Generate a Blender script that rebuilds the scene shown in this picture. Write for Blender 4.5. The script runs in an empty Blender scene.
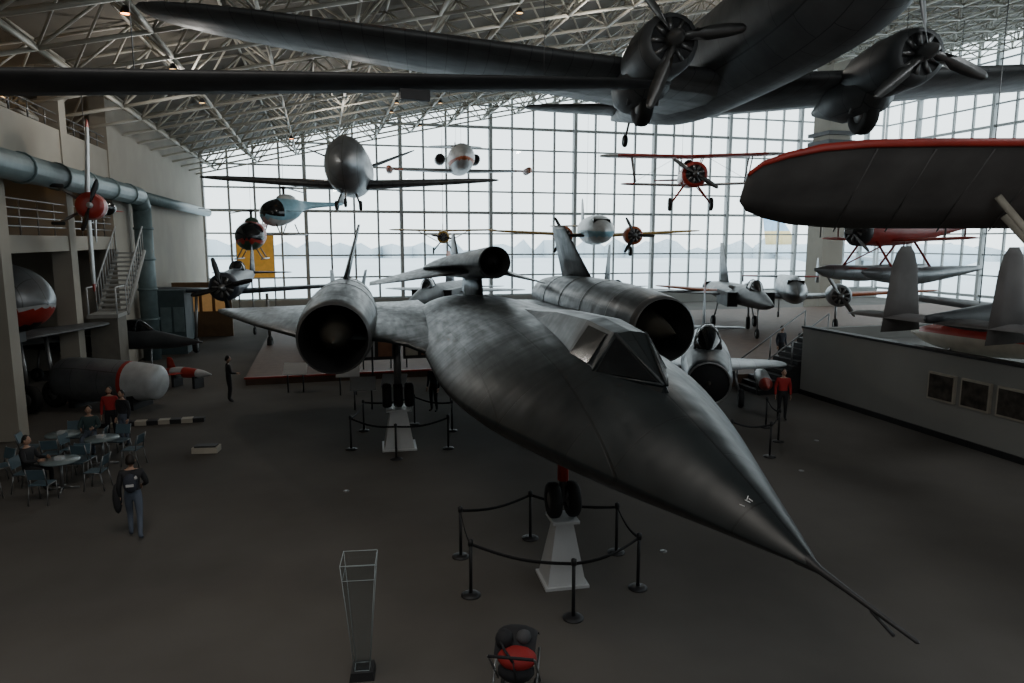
import bpy, bmesh, math, random
from mathutils import Vector, Matrix
random.seed(3)
V=Vector
HA=math.radians(15.2); CH,SH=math.cos(HA),math.sin(HA)
def H(u,v,z=0): return V((u*CH-v*SH, u*SH+v*CH, z))

# ---------------- materials ----------------
_m={}
def mat(name,col,rough=.5,metal=0,var=.15,scale=3,emit=0,spec=.5,bump=0,bscale=30,coat=0):
    if name in _m: return _m[name]
    m=bpy.data.materials.new(name); m.use_nodes=True
    nt=m.node_tree; b=nt.nodes['Principled BSDF']
    tc=nt.nodes.new('ShaderNodeTexCoord')
    nz=nt.nodes.new('ShaderNodeTexNoise'); nz.inputs['Scale'].default_value=scale; nz.inputs['Detail'].default_value=5
    nt.links.new(tc.outputs['Object'],nz.inputs['Vector'])
    r=nt.nodes.new('ShaderNodeValToRGB')
    c=V(col)
    r.color_ramp.elements[0].position=.3; r.color_ramp.elements[1].position=.7
    r.color_ramp.elements[0].color=(*(c*(1-var)),1); r.color_ramp.elements[1].color=(*[min(1,x*(1+var)) for x in c],1)
    nt.links.new(nz.outputs['Fac'],r.inputs['Fac']); nt.links.new(r.outputs['Color'],b.inputs['Base Color'])
    b.inputs['Roughness'].default_value=rough; b.inputs['Metallic'].default_value=metal
    b.inputs['Specular IOR Level'].default_value=spec
    b.inputs['Coat Weight'].default_value=coat
    if emit:
        b.inputs['Emission Color'].default_value=(*col,1); b.inputs['Emission Strength'].default_value=emit
    if bump:
        n2=nt.nodes.new('ShaderNodeTexNoise'); n2.inputs['Scale'].default_value=bscale
        nt.links.new(tc.outputs['Object'],n2.inputs['Vector'])
        bp=nt.nodes.new('ShaderNodeBump'); bp.inputs['Strength'].default_value=bump
        nt.links.new(n2.outputs['Fac'],bp.inputs['Height']); nt.links.new(bp.outputs['Normal'],b.inputs['Normal'])
    _m[name]=m; return m
def panelmat(name,col,rough,metal=0,line=.6,bw=1.2,bh=.7,spec=.5,streak=0):
    m=mat(name,col,rough,metal,var=.25,scale=1.2,spec=spec)
    nt=m.node_tree; b=nt.nodes['Principled BSDF']
    tc=[n for n in nt.nodes if n.type=='TEX_COORD'][0]
    br=nt.nodes.new('ShaderNodeTexBrick'); br.inputs['Scale'].default_value=1
    br.inputs['Brick Width'].default_value=bw; br.inputs['Row Height'].default_value=bh
    br.inputs['Mortar Size'].default_value=.012; br.inputs['Mortar Smooth'].default_value=.2
    br.inputs['Color1'].default_value=(1,1,1,1); br.inputs['Color2'].default_value=(.82,.82,.82,1); br.inputs['Mortar'].default_value=(line,line,line,1)
    nt.links.new(tc.outputs['Object'],br.inputs['Vector'])
    mx=nt.nodes.new('ShaderNodeMix'); mx.data_type='RGBA'; mx.blend_type='MULTIPLY'; mx.inputs[0].default_value=1
    src=b.inputs['Base Color'].links[0].from_socket
    nt.links.new(src,mx.inputs[6]); nt.links.new(br.outputs['Color'],mx.inputs[7]); nt.links.new(mx.outputs[2],b.inputs['Base Color'])
    nz=nt.nodes.new('ShaderNodeTexNoise'); nz.inputs['Scale'].default_value=2.5; nz.inputs['Detail'].default_value=6
    mp=nt.nodes.new('ShaderNodeMapping'); mp.inputs['Scale'].default_value=(1,1,1) if not streak else (.5,3,1)
    nt.links.new(tc.outputs['Object'],mp.inputs[0]); nt.links.new(mp.outputs[0],nz.inputs['Vector'])
    mr=nt.nodes.new('ShaderNodeMapRange'); mr.inputs[3].default_value=max(.05,rough-.14); mr.inputs[4].default_value=rough+.18
    nt.links.new(nz.outputs['Fac'],mr.inputs[0]); nt.links.new(mr.outputs[0],b.inputs['Roughness'])
    bp=nt.nodes.new('ShaderNodeBump'); bp.inputs['Strength'].default_value=.25; bp.inputs['Distance'].default_value=.02
    nt.links.new(br.outputs['Color'],bp.inputs['Height'])
    if streak:
        n3=nt.nodes.new('ShaderNodeTexNoise'); n3.inputs['Scale'].default_value=1.0; n3.inputs['Detail'].default_value=2
        m3=nt.nodes.new('ShaderNodeMapping'); m3.inputs['Scale'].default_value=(1.6,.7,1)
        nt.links.new(tc.outputs['Object'],m3.inputs[0]); nt.links.new(m3.outputs[0],n3.inputs['Vector'])
        b3=nt.nodes.new('ShaderNodeBump'); b3.inputs['Strength'].default_value=streak; b3.inputs['Distance'].default_value=.12
        nt.links.new(n3.outputs['Fac'],b3.inputs['Height']); nt.links.new(b3.outputs['Normal'],bp.inputs['Normal'])
    nt.links.new(bp.outputs['Normal'],b.inputs['Normal'])
    return m
def glassy(name,col,alpha,rough=.05):
    m=bpy.data.materials.new(name); m.use_nodes=True; nt=m.node_tree
    for n in list(nt.nodes): nt.nodes.remove(n)
    o=nt.nodes.new('ShaderNodeOutputMaterial'); mx=nt.nodes.new('ShaderNodeMixShader')
    t=nt.nodes.new('ShaderNodeBsdfTransparent'); t.inputs[0].default_value=(*col,1)
    g=nt.nodes.new('ShaderNodeBsdfGlossy'); g.inputs['Roughness'].default_value=rough
    mx.inputs[0].default_value=alpha
    nt.links.new(t.outputs[0],mx.inputs[1]); nt.links.new(g.outputs[0],mx.inputs[2]); nt.links.new(mx.outputs[0],o.inputs[0])
    return m
BLK=panelmat('blackbird_paint',(.013,.016,.017),.36,0,.45,1.5,.8,spec=.33,streak=.22)
BLKD=mat('intake_dark',(.004,.004,.005),.8)
LIP=mat('lip_grey',(.07,.07,.07),.4)
SPK=mat('spike_grey',(.06,.055,.045),.4)
WGL=mat('cockpit_glass',(.008,.009,.01),.12,spec=.5)
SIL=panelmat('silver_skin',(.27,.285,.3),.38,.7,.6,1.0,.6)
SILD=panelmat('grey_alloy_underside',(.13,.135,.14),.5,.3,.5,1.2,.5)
GRY=panelmat('grey_jet_paint',(.13,.145,.155),.45,0,.7)
DGR=panelmat('dark_jet_paint',(.04,.045,.05),.4,0,.7)
NAVY=mat('navy_fighter_paint',(.02,.026,.04),.45)
WHT=mat('white_aircraft_paint',(.5,.52,.53),.35)
CRM=mat('cream_paint',(.45,.41,.34),.5)
RED=mat('red_paint',(.36,.03,.02),.4)
ORG=mat('orange_paint',(.42,.1,.03),.45)
YEL=mat('yellow_paint',(.45,.27,.05),.45)
LBL=mat('light_blue_paint',(.25,.45,.55),.4)
GRN=mat('dark_green_paint',(.04,.08,.05),.5)
FAB=mat('grey_fabric_wing',(.13,.122,.118),.75,var=.2,scale=1.5)
RUB=mat('tire_rubber',(.012,.012,.012),.75)
HUB=mat('wheel_hub',(.2,.2,.2),.4,.6)
STL=mat('steel',(.26,.26,.26),.38,.8)
DRK=mat('dark_metal',(.03,.03,.032),.5,.3)
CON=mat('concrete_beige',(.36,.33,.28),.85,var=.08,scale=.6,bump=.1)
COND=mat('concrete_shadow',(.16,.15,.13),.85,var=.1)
TRS=mat('truss_cream',(.5,.48,.42),.55,var=.05)
ROOF=mat('roof_deck',(.17,.155,.13),.8,var=.1,scale=.5)
MUL=mat('window_mullion',(.4,.42,.42),.5,var=.05)
PIPE=mat('duct_teal_grey',(.12,.17,.18),.45,.2)
BELT=mat('belt_black',(.012,.012,.014),.7)
PED=mat('stand_white',(.6,.61,.62),.5,var=.05)
BLUE=mat('chair_blue',(.08,.13,.16),.5)
TBL=mat('table_top',(.2,.25,.26),.35)
SKIN=mat('skin',(.45,.27,.19),.55,var=.05)
HAIR=mat('hair_dark',(.015,.011,.009),.6)
SHOE=mat('shoe_black',(.02,.02,.02),.6)
LAMP=mat('warm_lamp',(1,.6,.25),.5,emit=3)
WALLG=mat('gallery_wall_grey',(.3,.3,.285),.8,var=.06,scale=.5)
PLAT=mat('platform_brown',(.13,.08,.055),.7)
ACR=glassy('acrylic',(.86,.9,.91),.14,.12)
ACRE=mat('acrylic_edge',(.34,.38,.39),.2)
WIN=glassy('window_glass',(.95,.98,.985),.04,.02)

# ---------------- mesh builder ----------------
def foil_ring(le,te,th,up):
    cs=[0,.02,.08,.22,.42,.7,1.0]; tu=[0,.3,.62,.95,1,.62,.04]
    d=te-le; pts=[]
    for c,t in zip(cs,tu): pts.append(le+d*c+up*(t*th*.6))
    for c,t in list(zip(cs,tu))[::-1][:-1]: pts.append(le+d*c-up*(t*th*.4))
    return pts
class MB:
    def __init__(s): s.v=[];s.f=[];s.fm=[];s.fs=[];s.mats=[]
    def mi(s,m):
        if m not in s.mats: s.mats.append(m)
        return s.mats.index(m)
    def add(s,vs,fs,m,smooth=True,M=None,mf=None):
        o=len(s.v)
        vs=[V(p) for p in vs]
        if M is not None: vs=[M@p for p in vs]
        s.v+=vs
        for f in fs:
            s.f.append([o+i for i in f])
            mm=m
            if mf:
                c=V((0,0,0))
                for i in f: c+=vs[i]
                mm=mf(c/len(f)) or m
            s.fm.append(s.mi(mm)); s.fs.append(smooth)
    def loft(s,rings,m,cap=(True,True),smooth=True,mf=None,M=None):
        n=len(rings[0]); vs=[p for r in rings for p in r]; fs=[]
        for i in range(len(rings)-1):
            for k in range(n):
                a=i*n+k;b=i*n+(k+1)%n; fs.append((a,b,b+n,a+n))
        if cap[0]: fs.append(tuple(range(n))[::-1])
        if cap[1]: fs.append(tuple(range((len(rings)-1)*n,len(rings)*n)))
        s.add(vs,fs,m,smooth,M,mf)
    def rev(s,o,d,prof,m,n=20,cap=(False,False),mf=None):
        o=V(o);d=V(d).normalized(); x=d.orthogonal().normalized(); y=d.cross(x)
        s.loft([[o+d*t+(x*math.cos(2*math.pi*k/n)+y*math.sin(2*math.pi*k/n))*max(r,.0005) for k in range(n)] for t,r in prof],m,cap,mf=mf)
    def tube(s,a,b,r,m,r1=None,n=8):
        a=V(a);b=V(b); L=(b-a).length
        if L<1e-6:return
        s.rev(a,b-a,[(0,r),(L,r if r1 is None else r1)],m,n,(True,True))
    def path(s,pts,r,m,n=8):
        for a,b in zip(pts[:-1],pts[1:]): s.tube(a,b,r,m,n=n)
    def box(s,c,sz,m,rz=0,M=None):
        c=V(c); R=Matrix.Rotation(rz,3,'Z'); h=V(sz)/2
        vs=[c+R@V((x*h.x,y*h.y,z*h.z)) for x in(-1,1) for y in(-1,1) for z in(-1,1)]
        s.add(vs,[(0,1,3,2),(4,6,7,5),(0,4,5,1),(2,3,7,6),(0,2,6,4),(1,5,7,3)],m,False,M)
    def bx(s,x0,x1,y0,y1,z0,z1,m): s.box(((x0+x1)/2,(y0+y1)/2,(z0+z1)/2),(abs(x1-x0),abs(y1-y0),abs(z1-z0)),m)
    def frus(s,c,b,t,h,m):
        c=V(c); vs=[c+V((x*b[0]/2,y*b[1]/2,0)) for x,y in((-1,-1),(1,-1),(1,1),(-1,1))]+[c+V((x*t[0]/2,y*t[1]/2,h)) for x,y in((-1,-1),(1,-1),(1,1),(-1,1))]
        s.add(vs,[(3,2,1,0),(4,5,6,7),(0,1,5,4),(1,2,6,5),(2,3,7,6),(3,0,4,7)],m,False)
    def ell(s,c,r,m,n=14,mf=None,M=None):
        c=V(c); rings=[]
        for i in range(n//2+1):
            a=math.pi*i/(n//2); 
            rings.append([c+V((r[0]*max(math.sin(a),.01)*math.cos(2*math.pi*k/n),r[1]*max(math.sin(a),.01)*math.sin(2*math.pi*k/n),-r[2]*math.cos(a))) for k in range(n)])
        s.loft(rings,m,mf=mf,M=M)
    def wing(s,secs,m,up=V((0,0,1)),mf=None):
        s.loft([foil_ring(V(a),V(b),t,up) for a,b,t in secs],m,mf=mf)
    def wheel(s,c,ax,r,w,hub=None):
        ax=V(ax).normalized(); c=V(c)
        s.rev(c-ax*w/2,ax,[(w*.2,r*.3),(0,r*.55),(0,r*.85),(w*.15,r*.97),(w*.5,r),(w*.85,r*.97),(w,r*.85),(w,r*.55),(w*.8,r*.3)],RUB,20)
        s.rev(c-ax*w*.4,ax,[(0,0.001),(0,r*.5),(w*.8,r*.5),(w*.8,.001)],hub or HUB,14)
    def prop(s,c,ax,r,n,m,ph=0.3,spin=None,w=.09):
        ax=V(ax).normalized(); c=V(c); x=V((0,0,1)); x=(x-ax*x.dot(ax)).normalized(); y=ax.cross(x)
        for k in range(n):
            a=ph+2*math.pi*k/n; d=x*math.cos(a)+y*math.sin(a); t=ax.cross(d)
            rings=[]
            for fr,cw,tw in((.05,.5,1.1),(.2,.8,.9),(.45,1.1,.6),(.75,1,.4),(.95,.7,.3),(1,.3,.3)):
                e=(t*math.cos(tw)+ax*math.sin(tw))*cw*w*r; q=d.cross(e).normalized()*w*r*.12
                p=c+d*fr*r
                rings.append([p-e,p+q,p+e,p-q])
            s.loft(rings,m)
        s.rev(c-ax*.1*r,ax,[(0,.12*r),(.15*r,.11*r),(.28*r,.06*r),(.33*r,0)],spin or HUB,14,(True,False))
    def obj(s,name,loc=(0,0,0),rz=0,M=None):
        me=bpy.data.meshes.new(name); me.from_pydata([tuple(p) for p in s.v],[],s.f)
        for m in s.mats: me.materials.append(m)
        me.polygons.foreach_set('material_index',s.fm); me.polygons.foreach_set('use_smooth',s.fs)
        bm=bmesh.new(); bm.from_mesh(me); bmesh.ops.recalc_face_normals(bm,faces=bm.faces); bm.to_mesh(me); bm.free()
        me.update()
        o=bpy.data.objects.new(name,me); bpy.context.collection.objects.link(o)
        o.matrix_world = M if M is not None else Matrix.Translation(V(loc))@Matrix.Rotation(rz,4,'Z')
        return o
def cat(tab,x):
    if x<=tab[0][0]: return list(tab[0][1:])
    for i in range(len(tab)-1):
        if x<=tab[i+1][0]:
            p1,p2=tab[i],tab[i+1]; p0=tab[max(i-1,0)]; p3=tab[min(i+2,len(tab)-1)]
            h=p2[0]-p1[0]; t=(x-p1[0])/h; out=[]
            for k in range(1,len(p1)):
                m1=(p2[k]-p0[k])/max(p2[0]-p0[0],1e-6)*h; m2=(p3[k]-p1[k])/max(p3[0]-p1[0],1e-6)*h
                out.append((2*t**3-3*t*t+1)*p1[k]+(t**3-2*t*t+t)*m1+(-2*t**3+3*t*t)*p2[k]+(t**3-t*t)*m2)
            return out
    return list(tab[-1][1:])
def fusel(mb,tab,m,n=22,steps=26,y0=0,mf=None,pu=1,pd=1):
    s0,s1=tab[0][0],tab[-1][0]; rings=[]
    for i in range(steps+1):
        t=i/steps; x=s0+(s1-s0)*t**1.3
        zc,w,hu,hd=cat(tab,x); w=max(w,.004);hu=max(hu,.004);hd=max(hd,.004)
        rings.append([V((x,y0+w*math.cos(2*math.pi*k/n),zc+(hu*abs(math.sin(2*math.pi*k/n))**pu if math.sin(2*math.pi*k/n)>0 else -hd*abs(math.sin(2*math.pi*k/n))**pd))) for k in range(n)])
    mb.loft(rings,m,mf=mf)
def wpair(mb,s,z,h,cr,ct,m,y0=0,sw=.3,dih=0,th=.12,tm=None,tf=.8,sides=(-1,1)):
    for sd in sides:
        sec=[]
        for f in (0,.3,.6,.8,.9,.96,.99,1):
            c=cr+(ct-cr)*f; k=1 if f<=.8 else math.sqrt(max(0,1-((f-.8)/.2)**2))*.75+.25
            sl=s+sw*f+ c*(1-k)*.4; y=sd*(y0+(h-y0)*f)
            zz=z+math.tan(math.radians(dih))*(h-y0)*f
            sec.append((V((sl,y,zz)),V((sl+c*k,y,zz)),c*th*k))
        mf=(lambda c: tm if abs(c.y)>y0+(h-y0)*tf else None) if tm else None
        mb.wing(sec,m,mf=mf)
def fin(mb,s,z,h,cr,ct,sw,m,y=0,cant=0,th=.09,rnd=True,mf=None):
    sec=[]
    for f in (0,.4,.75,.92,1):
        c=cr+(ct-cr)*f; k=1
        if rnd and f>.75: k=.8 if f<.95 else .45
        sl=s+sw*f+c*(1-k)*.5
        sec.append((V((sl,y+cant*f,z+h*f)),V((sl+c*k,y+cant*f,z+h*f)),c*th*k))
    mb.wing(sec,m,up=V((0,1,0)),mf=mf)
def engine(mb,s,y,z,r,L,m,pr=0,bl=3,pm=None,ph=.3,face=None):
    mb.rev((s,y,z),(1,0,0),[(.0,r*.72),(.02,r*.86),(.1*L,r*.98),(.35*L,r),(.6*L,r*.85),(L,r*.15)],m,20,(False,True))
    mb.rev((s+.06,y,z),(1,0,0),[(0,.0),(0,r*.8)],face or DRK,20)
    for k in range(9):
        a=2*math.pi*k/9
        mb.tube((s+.04,y+math.cos(a)*r*.25,z+math.sin(a)*r*.25),(s+.04,y+math.cos(a)*r*.7,z+math.sin(a)*r*.7),r*.09,STL,n=6)
    mb.ell((s-.02,y,z),(r*.3,r*.25,r*.25),STL,10)
    if pr: mb.prop((s-.12*r-.1,y,z),(-1,0,0),pr,bl,pm or DRK,ph)
def gearleg(mb,a,c,r,w,sr=.05,n=1):
    mb.tube(a,c,sr,STL)
    if n==1: mb.wheel(c,(0,1,0),r,w)
    else:
        for d in(-1,1): mb.wheel(V(c)+V((0,d*w*.8,0)),(0,1,0),r,w)
def canopy(mb,s0,s1,z,w,h,frame=None,n=10):
    L=s1-s0; tab=[(s0,z,.05,.02,.02),(s0+L*.3,z,w,h,.05),(s0+L*.6,z,w,h*.95,.05),(s1,z,w*.3,.05,.02)]
    fusel(mb,tab,WGL,n=14,steps=10)
    if frame:
        for f in(.32,.6):
            pts=[V((s0+L*f,w*1.03*math.cos(math.pi*k/8),z+h*1.03*math.sin(math.pi*k/8))) for k in range(9)]
            mb.path(pts,.03,frame,5)
def cables(mb,pts,h):
    for p in pts: mb.tube(p,V(p)+V((0,0,h)),.012,STL,n=4)
def PM(loc,tang,pitch=0,roll=0):
    r=math.radians
    return Matrix.Translation(V(loc))@Matrix.Rotation(r(tang),4,'Z')@Matrix.Rotation(r(pitch),4,'Y')@Matrix.Rotation(r(roll),4,'X')

# ---------------- hall shell ----------------
RZT=[(-15,9.6),(-9,10.9),(8.6,14.9),(27,18.7),(57,21.6)]
def rz_(u):
    for a,b in zip(RZT[:-1],RZT[1:]):
        if u<=b[0]: return a[1]+(b[1]-a[1])*(u-a[0])/(b[0]-a[0])
    return RZT[-1][1]
UL,UR,VF,VB=-9,57,62,-7
b=MB(); b.bx(-15,UR,VB,VF,-.3,0,mat('carpet_floor',(.108,.099,.09),.95,var=.16,scale=.35,bump=.25,bscale=60,spec=.2)); b.obj('floor',rz=HA)
b=MB()
us=[-15,-9,8.6,27,57]
for a,c in zip(us[:-1],us[1:]):
    za,zc=rz_(a)+1.9,rz_(c)+1.9
    b.add([(a,VB,za),(c,VB,zc),(c,VF+.5,zc),(a,VF+.5,za),(a,VB,za+.3),(c,VB,zc+.3),(c,VF+.5,zc+.3),(a,VF+.5,za+.3)],[(0,1,2,3),(4,5,6,7),(0,1,5,4),(2,3,7,6),(1,2,6,5),(0,3,7,4)],ROOF,False)
b.obj('ceiling',rz=HA)
b=MB(); cu=3.0; cv=3.0
nu=int(72/cu); nv=int(66/cv)
def T(i,j): u=-15+i*cu; return V((u,VB+2+j*cv,rz_(u)+1.75))
def B(i,j): u=-15+(i+.5)*cu; return V((u,VB+2+(j+.5)*cv,rz_(u)+.1))
for i in range(nu):
    for j in range(nv+1):
        if i<nu: b.tube(T(i,j),T(i+1,j),.06,TRS,n=4)
        if j<nv: b.tube(T(i,j),T(i,j+1),.06,TRS,n=4)
        if i<nu and j<nv:
            for a,c in((0,0),(1,0),(0,1),(1,1)): b.tube(B(i,j),T(i+a,j+c),.05,TRS,n=4)
            if i<nu-1: b.tube(B(i,j),B(i+1,j),.08,TRS,n=4)
            if j<nv-1: b.tube(B(i,j),B(i,j+1),.08,TRS,n=4)
for k in range(26):
    i=random.randrange(0,8); j=random.randrange(4,nv-1); p=B(i,j)-V((0,0,.2))
    b.rev(p,(0,0,-1),[(0,.06),(.12,.12),(.2,.14)],DRK,8,(True,False)); b.rev(p+V((0,0,-.19)),(0,0,1),[(0,0),(0,.12)],LAMP,8)
b.obj('roof_space_frame',rz=HA)
def glasswall(name,paxis,fixed,a0,a1,ztop,step=2.0,zs=1.85,zbot=1.0):
    b=MB()
    def P(a,z,off=0): return V((a,fixed+off,z)) if paxis=='u' else V((fixed+off,a,z))
    def bar(a0_,a1_,z0,z1,d):
        c=(P(a0_,z0)+P(a1_,z1))/2; sz=V((abs(a1_-a0_),d,abs(z1-z0))) if paxis=='u' else V((d,abs(a1_-a0_),abs(z1-z0)))
        b.box(c,sz,MUL)
    n=int(round((a1-a0)/step)); 
    for i in range(n+1):
        a=a0+(a1-a0)*i/n; w=.17 if i%4 else .3; zt=ztop(a)
        bar(a-w/2,a+w/2,0,zt,.2 if i%4 else .5)
    z=zbot; k=0
    while z<23:
        lo=None
        for i in range(200):
            a=a0+(a1-a0)*i/199
            if ztop(a)>z: lo=a if lo is None else lo; hi=a
        if lo is not None: bar(lo,hi,z-.07-(.05 if k%4==0 else 0),z+.07+(.05 if k%4==0 else 0),.16)
        z+=zs; k+=1
    N=12; vs=[];fs=[]
    for i in range(N+1):
        a=a0+(a1-a0)*i/N; vs+= [P(a,0,.02),P(a,ztop(a),.02)]
    for i in range(N): fs.append((2*i,2*i+2,2*i+3,2*i+1))
    b.add(vs,fs,WIN,False)
    return b.obj(name,rz=HA)
glasswall('window_far','u',VF,UL,UR-.4,lambda u:rz_(u)+1.9)
glasswall('window_right','v',UR,VB,VF,lambda v:rz_(UR)+1.9)
b=MB(); b.bx(UL,UR,VF-.3,VF+.1,0,1.0,WALLG); b.obj('wall_far',rz=HA)
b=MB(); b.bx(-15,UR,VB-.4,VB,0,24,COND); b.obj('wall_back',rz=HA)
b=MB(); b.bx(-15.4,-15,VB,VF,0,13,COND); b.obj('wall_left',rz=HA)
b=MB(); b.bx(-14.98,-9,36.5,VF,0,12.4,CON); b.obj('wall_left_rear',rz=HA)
b=MB()
b.bx(-14.98,-9,VB,36.4,5.6,6.15,CON)
b.bx(-14.98,-9,VB,36.4,8.7,9.2,CON)
b.bx(-9.25,-9,VB,36.4,9.2,9.95,CON)
for v in (12,18,24,30,36): b.bx(-9.6,-8.95,v-.35,v+.35,0,12.2,CON)
for v in range(14,34,3):
    b.bx(-12.2,-11.6,v-.7,v+.7,8.62,8.69,LAMP)
    b.bx(-12.2,-11.6,v-.7,v+.7,11.5,11.56,LAMP)
b.obj('balcony',rz=HA)
b=MB()
for z in (6.15,9.95):
    for k in range(4): b.tube((-9.05,VB,z+.28*(k+1)),(-9.05,35.5,z+.28*(k+1)),.025,STL,n=5) if z<7 or k<2 else None
    v=VB+1
    while v<35: b.tube((-9.05,v,z),(-9.05,v,z+(1.15 if z<7 else .6)),.03,STL,n=5); v+=1.5
b.obj('balcony_railing',rz=HA)
b=MB()
def bend(pts,r):
    for i,(a,c) in enumerate(zip(pts[:-1],pts[1:])):
        b.tube(a,c,r,PIPE,n=16)
        if i: b.ell(a,(r,r,r),PIPE,16)
bend([V((-8.4,VB+1,8.1)),V((-8.4,38,8.1)),V((-8.4,38.6,7.6)),V((-8.4,38.6,.0))],.42)
bend([V((-8.4,38,8.1)),V((-8.4,60,8.1))],.3)
for v in range(6,38,3): b.rev((-8.4,v,8.1),(0,1,0),[(0,.42),(0,.47),(.12,.47),(.12,.42)],PIPE,16)
for z in (2,3.5,5,6.5): b.rev((-8.4,38.6,z),(0,0,1),[(0,.42),(0,.47),(.12,.47),(.12,.42)],PIPE,16)
b.obj('air_duct',rz=HA)
b=MB()
for k in range(13):
    b.bx(-8.9,-7.8,32.0+k*.26,32.3+k*.26,3.1+k*.19,3.18+k*.19,WALLG)
for u in(-8.9,-7.8):
    b.tube((u,32,3.0),(u,35.6,5.5),.1,WALLG); b.tube((u,32,4.1),(u,35.6,6.6),.035,WHT)
    for k in range(10): b.tube((u,32+k*.39,3.1+k*.27),(u,32+k*.39,4.15+k*.27),.02,WHT,n=5)
b.bx(-8.9,-7.8,30.6,32.05,2.95,3.1,WALLG); b.bx(-8.85,-7.85,30.7,32,0,2.95,COND)
for u in(-8.85,-7.85): b.tube((u,30.7,3.1),(u,30.7,4.15),.03,WHT); b.tube((u,30.7,4.15),(u,32,4.15),.03,WHT)
b.obj('staircase',rz=HA)
b=MB(); BTE=mat('booth_teal',(.05,.08,.09),.6)
b.bx(-8.98,-7,40,42,0,3.4,BTE); b.bx(-8.98,-7.4,43,45,0,3.0,BTE)
for k in range(3): b.bx(-8.8+k*.62,-8.3+k*.62,39.95,40,1.2,2.5,mat('booth_panel',(.12,.17,.18),.5))
b.bx(-8.9,-5.5,47,47.3,0,3.4,mat('booth_warm',(.16,.09,.04),.6))
for k in range(4): b.bx(-8.7+k*.75,-8.15+k*.75,46.93,47,1.6,2.9,mat('lit_panel',(.6,.33,.12),.5,emit=.2))
b.obj('exhibit_booth',rz=HA)
b=MB(); b.bx(-6.0,-3.4,56,56.12,3.2,6.4,mat('banner_orange_glow',(.75,.38,.06),.6,emit=.25)); b.tube((-6.2,56.06,6.45),(-3.2,56.06,6.45),.05,STL)  # emission added so the backlit cloth looks bright; it holds no light source
for u in(-6,-3.4): b.tube((u,56.06,0),(u,56.06,6.5),.05,STL)
b.obj('display_banner',rz=HA)
b=MB(); b.bx(40.4,42.4,50,52,0,20.5,CON); b.bx(40.1,42.7,49.7,52.3,13.6,14.1,DRK); b.bx(40.1,42.7,49.7,52.3,14.5,14.8,DRK)
b.obj('concrete_column',rz=HA)
b=MB(); b.bx(18.1,56,-6.9,23.2,0,2.1,WALLG); b.bx(18.1,18.35,-6.9,23.2,2.1,2.6,WALLG); b.bx(18.05,18.4,-6.9,23.25,2.6,2.68,DRK)
b.bx(18.04,18.1,-6.9,23.2,0,.18,DRK)
b.bx(18.35,56,22.95,23.2,2.1,2.6,WALLG)
b.obj('mezzanine',rz=HA)
b=MB(); b.bx(15.8,56,25,49.6,0,.5,PLAT); b.obj('display_platform',rz=HA)
b=MB()
for k in range(11): b.bx(16.3+k*.28,16.3+(k+1)*.28,23.25,24.85,0,.18*(k+1),DRK)
b.bx(19.38,22,23.25,24.85,0,2.1,WALLG)
for v in (23.4,24.8):
    b.tube((16.3,v,1.1),(19.4,v,3.1),.03,STL); b.tube((16.3,v,0),(16.3,v,1.1),.03,STL); b.tube((19.4,v,2),(19.4,v,3.1),.03,STL); b.tube((17.8,v,1),(17.8,v,2.05),.03,STL)
b.obj('steps',rz=HA)
pic=mat('dark_photo_print',(.06,.052,.045),.3,var=.7,scale=4); 
for k in range(5):
    b=MB(); v=11.6+k*1.15
    b.bx(18.0,18.09,v,v+.95,1.15,2.0,CRM); b.bx(17.98,18.0,v+.06,v+.89,1.21,1.94,pic)
    b.obj('framed_picture',rz=HA)
b=MB(); b.bx(-3.2,14,30.5,61,0,.35,PLAT); b.bx(-3.25,14.05,30.42,30.5,.27,.35,RED); b.obj('exhibit_platform',rz=HA)
b=MB(); PB=mat('exhibit_panel_dark',(.05,.05,.055),.6)
for k in range(5):
    u=-.4+k*1.9; b.bx(u,u+1.5,31.0,31.08,.75,1.75,PB); b.bx(u+.1,u+.65,30.97,31.0,.9,1.6,WHT if k%2 else CRM); b.bx(u+.8,u+1.4,30.97,31.0,.9,1.6,mat('print_brown',(.25,.12,.07),.6))
    for q in(.15,1.35): b.bx(u+q-.03,u+q+.03,31.02,31.08,.35,.75,DRK)
b.obj('exhibit_panel_row',rz=HA)
b=MB()
for k in range(11):
    b.bx(-7.8+k*.35,-7.8+(k+1)*.35,24.6,24.9,0,.14,CRM if k%2 else DRK)
b.obj('striped_curb',rz=HA)

# ---------------- Blackbird ----------------
bb=MB()
tab=[(0,0,.015,.015,.015),(.4,0,.17,.13,.08),(1,0,.38,.3,.17),(2,0,.74,.54,.33),(3,0,1.1,.74,.47),(4,0,1.43,.88,.58),(5.35,0,1.83,.96,.68),(7.1,0,2.08,1.02,.75),(9,0,2.12,1.02,.78),(11,0,2.12,.98,.78),(13,0,2.1,.92,.75),(16,0,2.0,.8,.7),(19,0,1.8,.6,.55),(22,0,1.3,.35,.35),(24.5,0,.5,.12,.12),(25.5,0,.05,.03,.03)]
rings=[]; n=48
for i in range(71):
    x=25.5*(i/70)**1.35; zc,w,hu,hd=cat(tab,x)
    r=[]
    for k in range(n):
        a=2*math.pi*k/n; c,s_=math.cos(a),math.sin(a)
        r.append(V((x,w*c,(hu*abs(s_)**1.75 if s_>0 else -hd*abs(s_)**1.25))))
    rings.append(r)
bb.loft(rings,BLK)
csec=[(2.85,.80,.02,.05,.70),(3.95,1.27,.2,.50,.74),(5.0,1.33,.24,.56,.78),(6.8,1.26,.22,.5,.78),(8.6,1.1,.18,.42,.78),(10.5,.98,.1,.3,.75)]
rings=[[V((s,0,zt)),V((s,wt,zt-.03)),V((s,wb,zb)),V((s,wb+.06,zb-.35)),V((s,-wb-.06,zb-.35)),V((s,-wb,zb)),V((s,-wt,zt-.03))] for s,zt,wt,wb,zb in csec]
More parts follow.
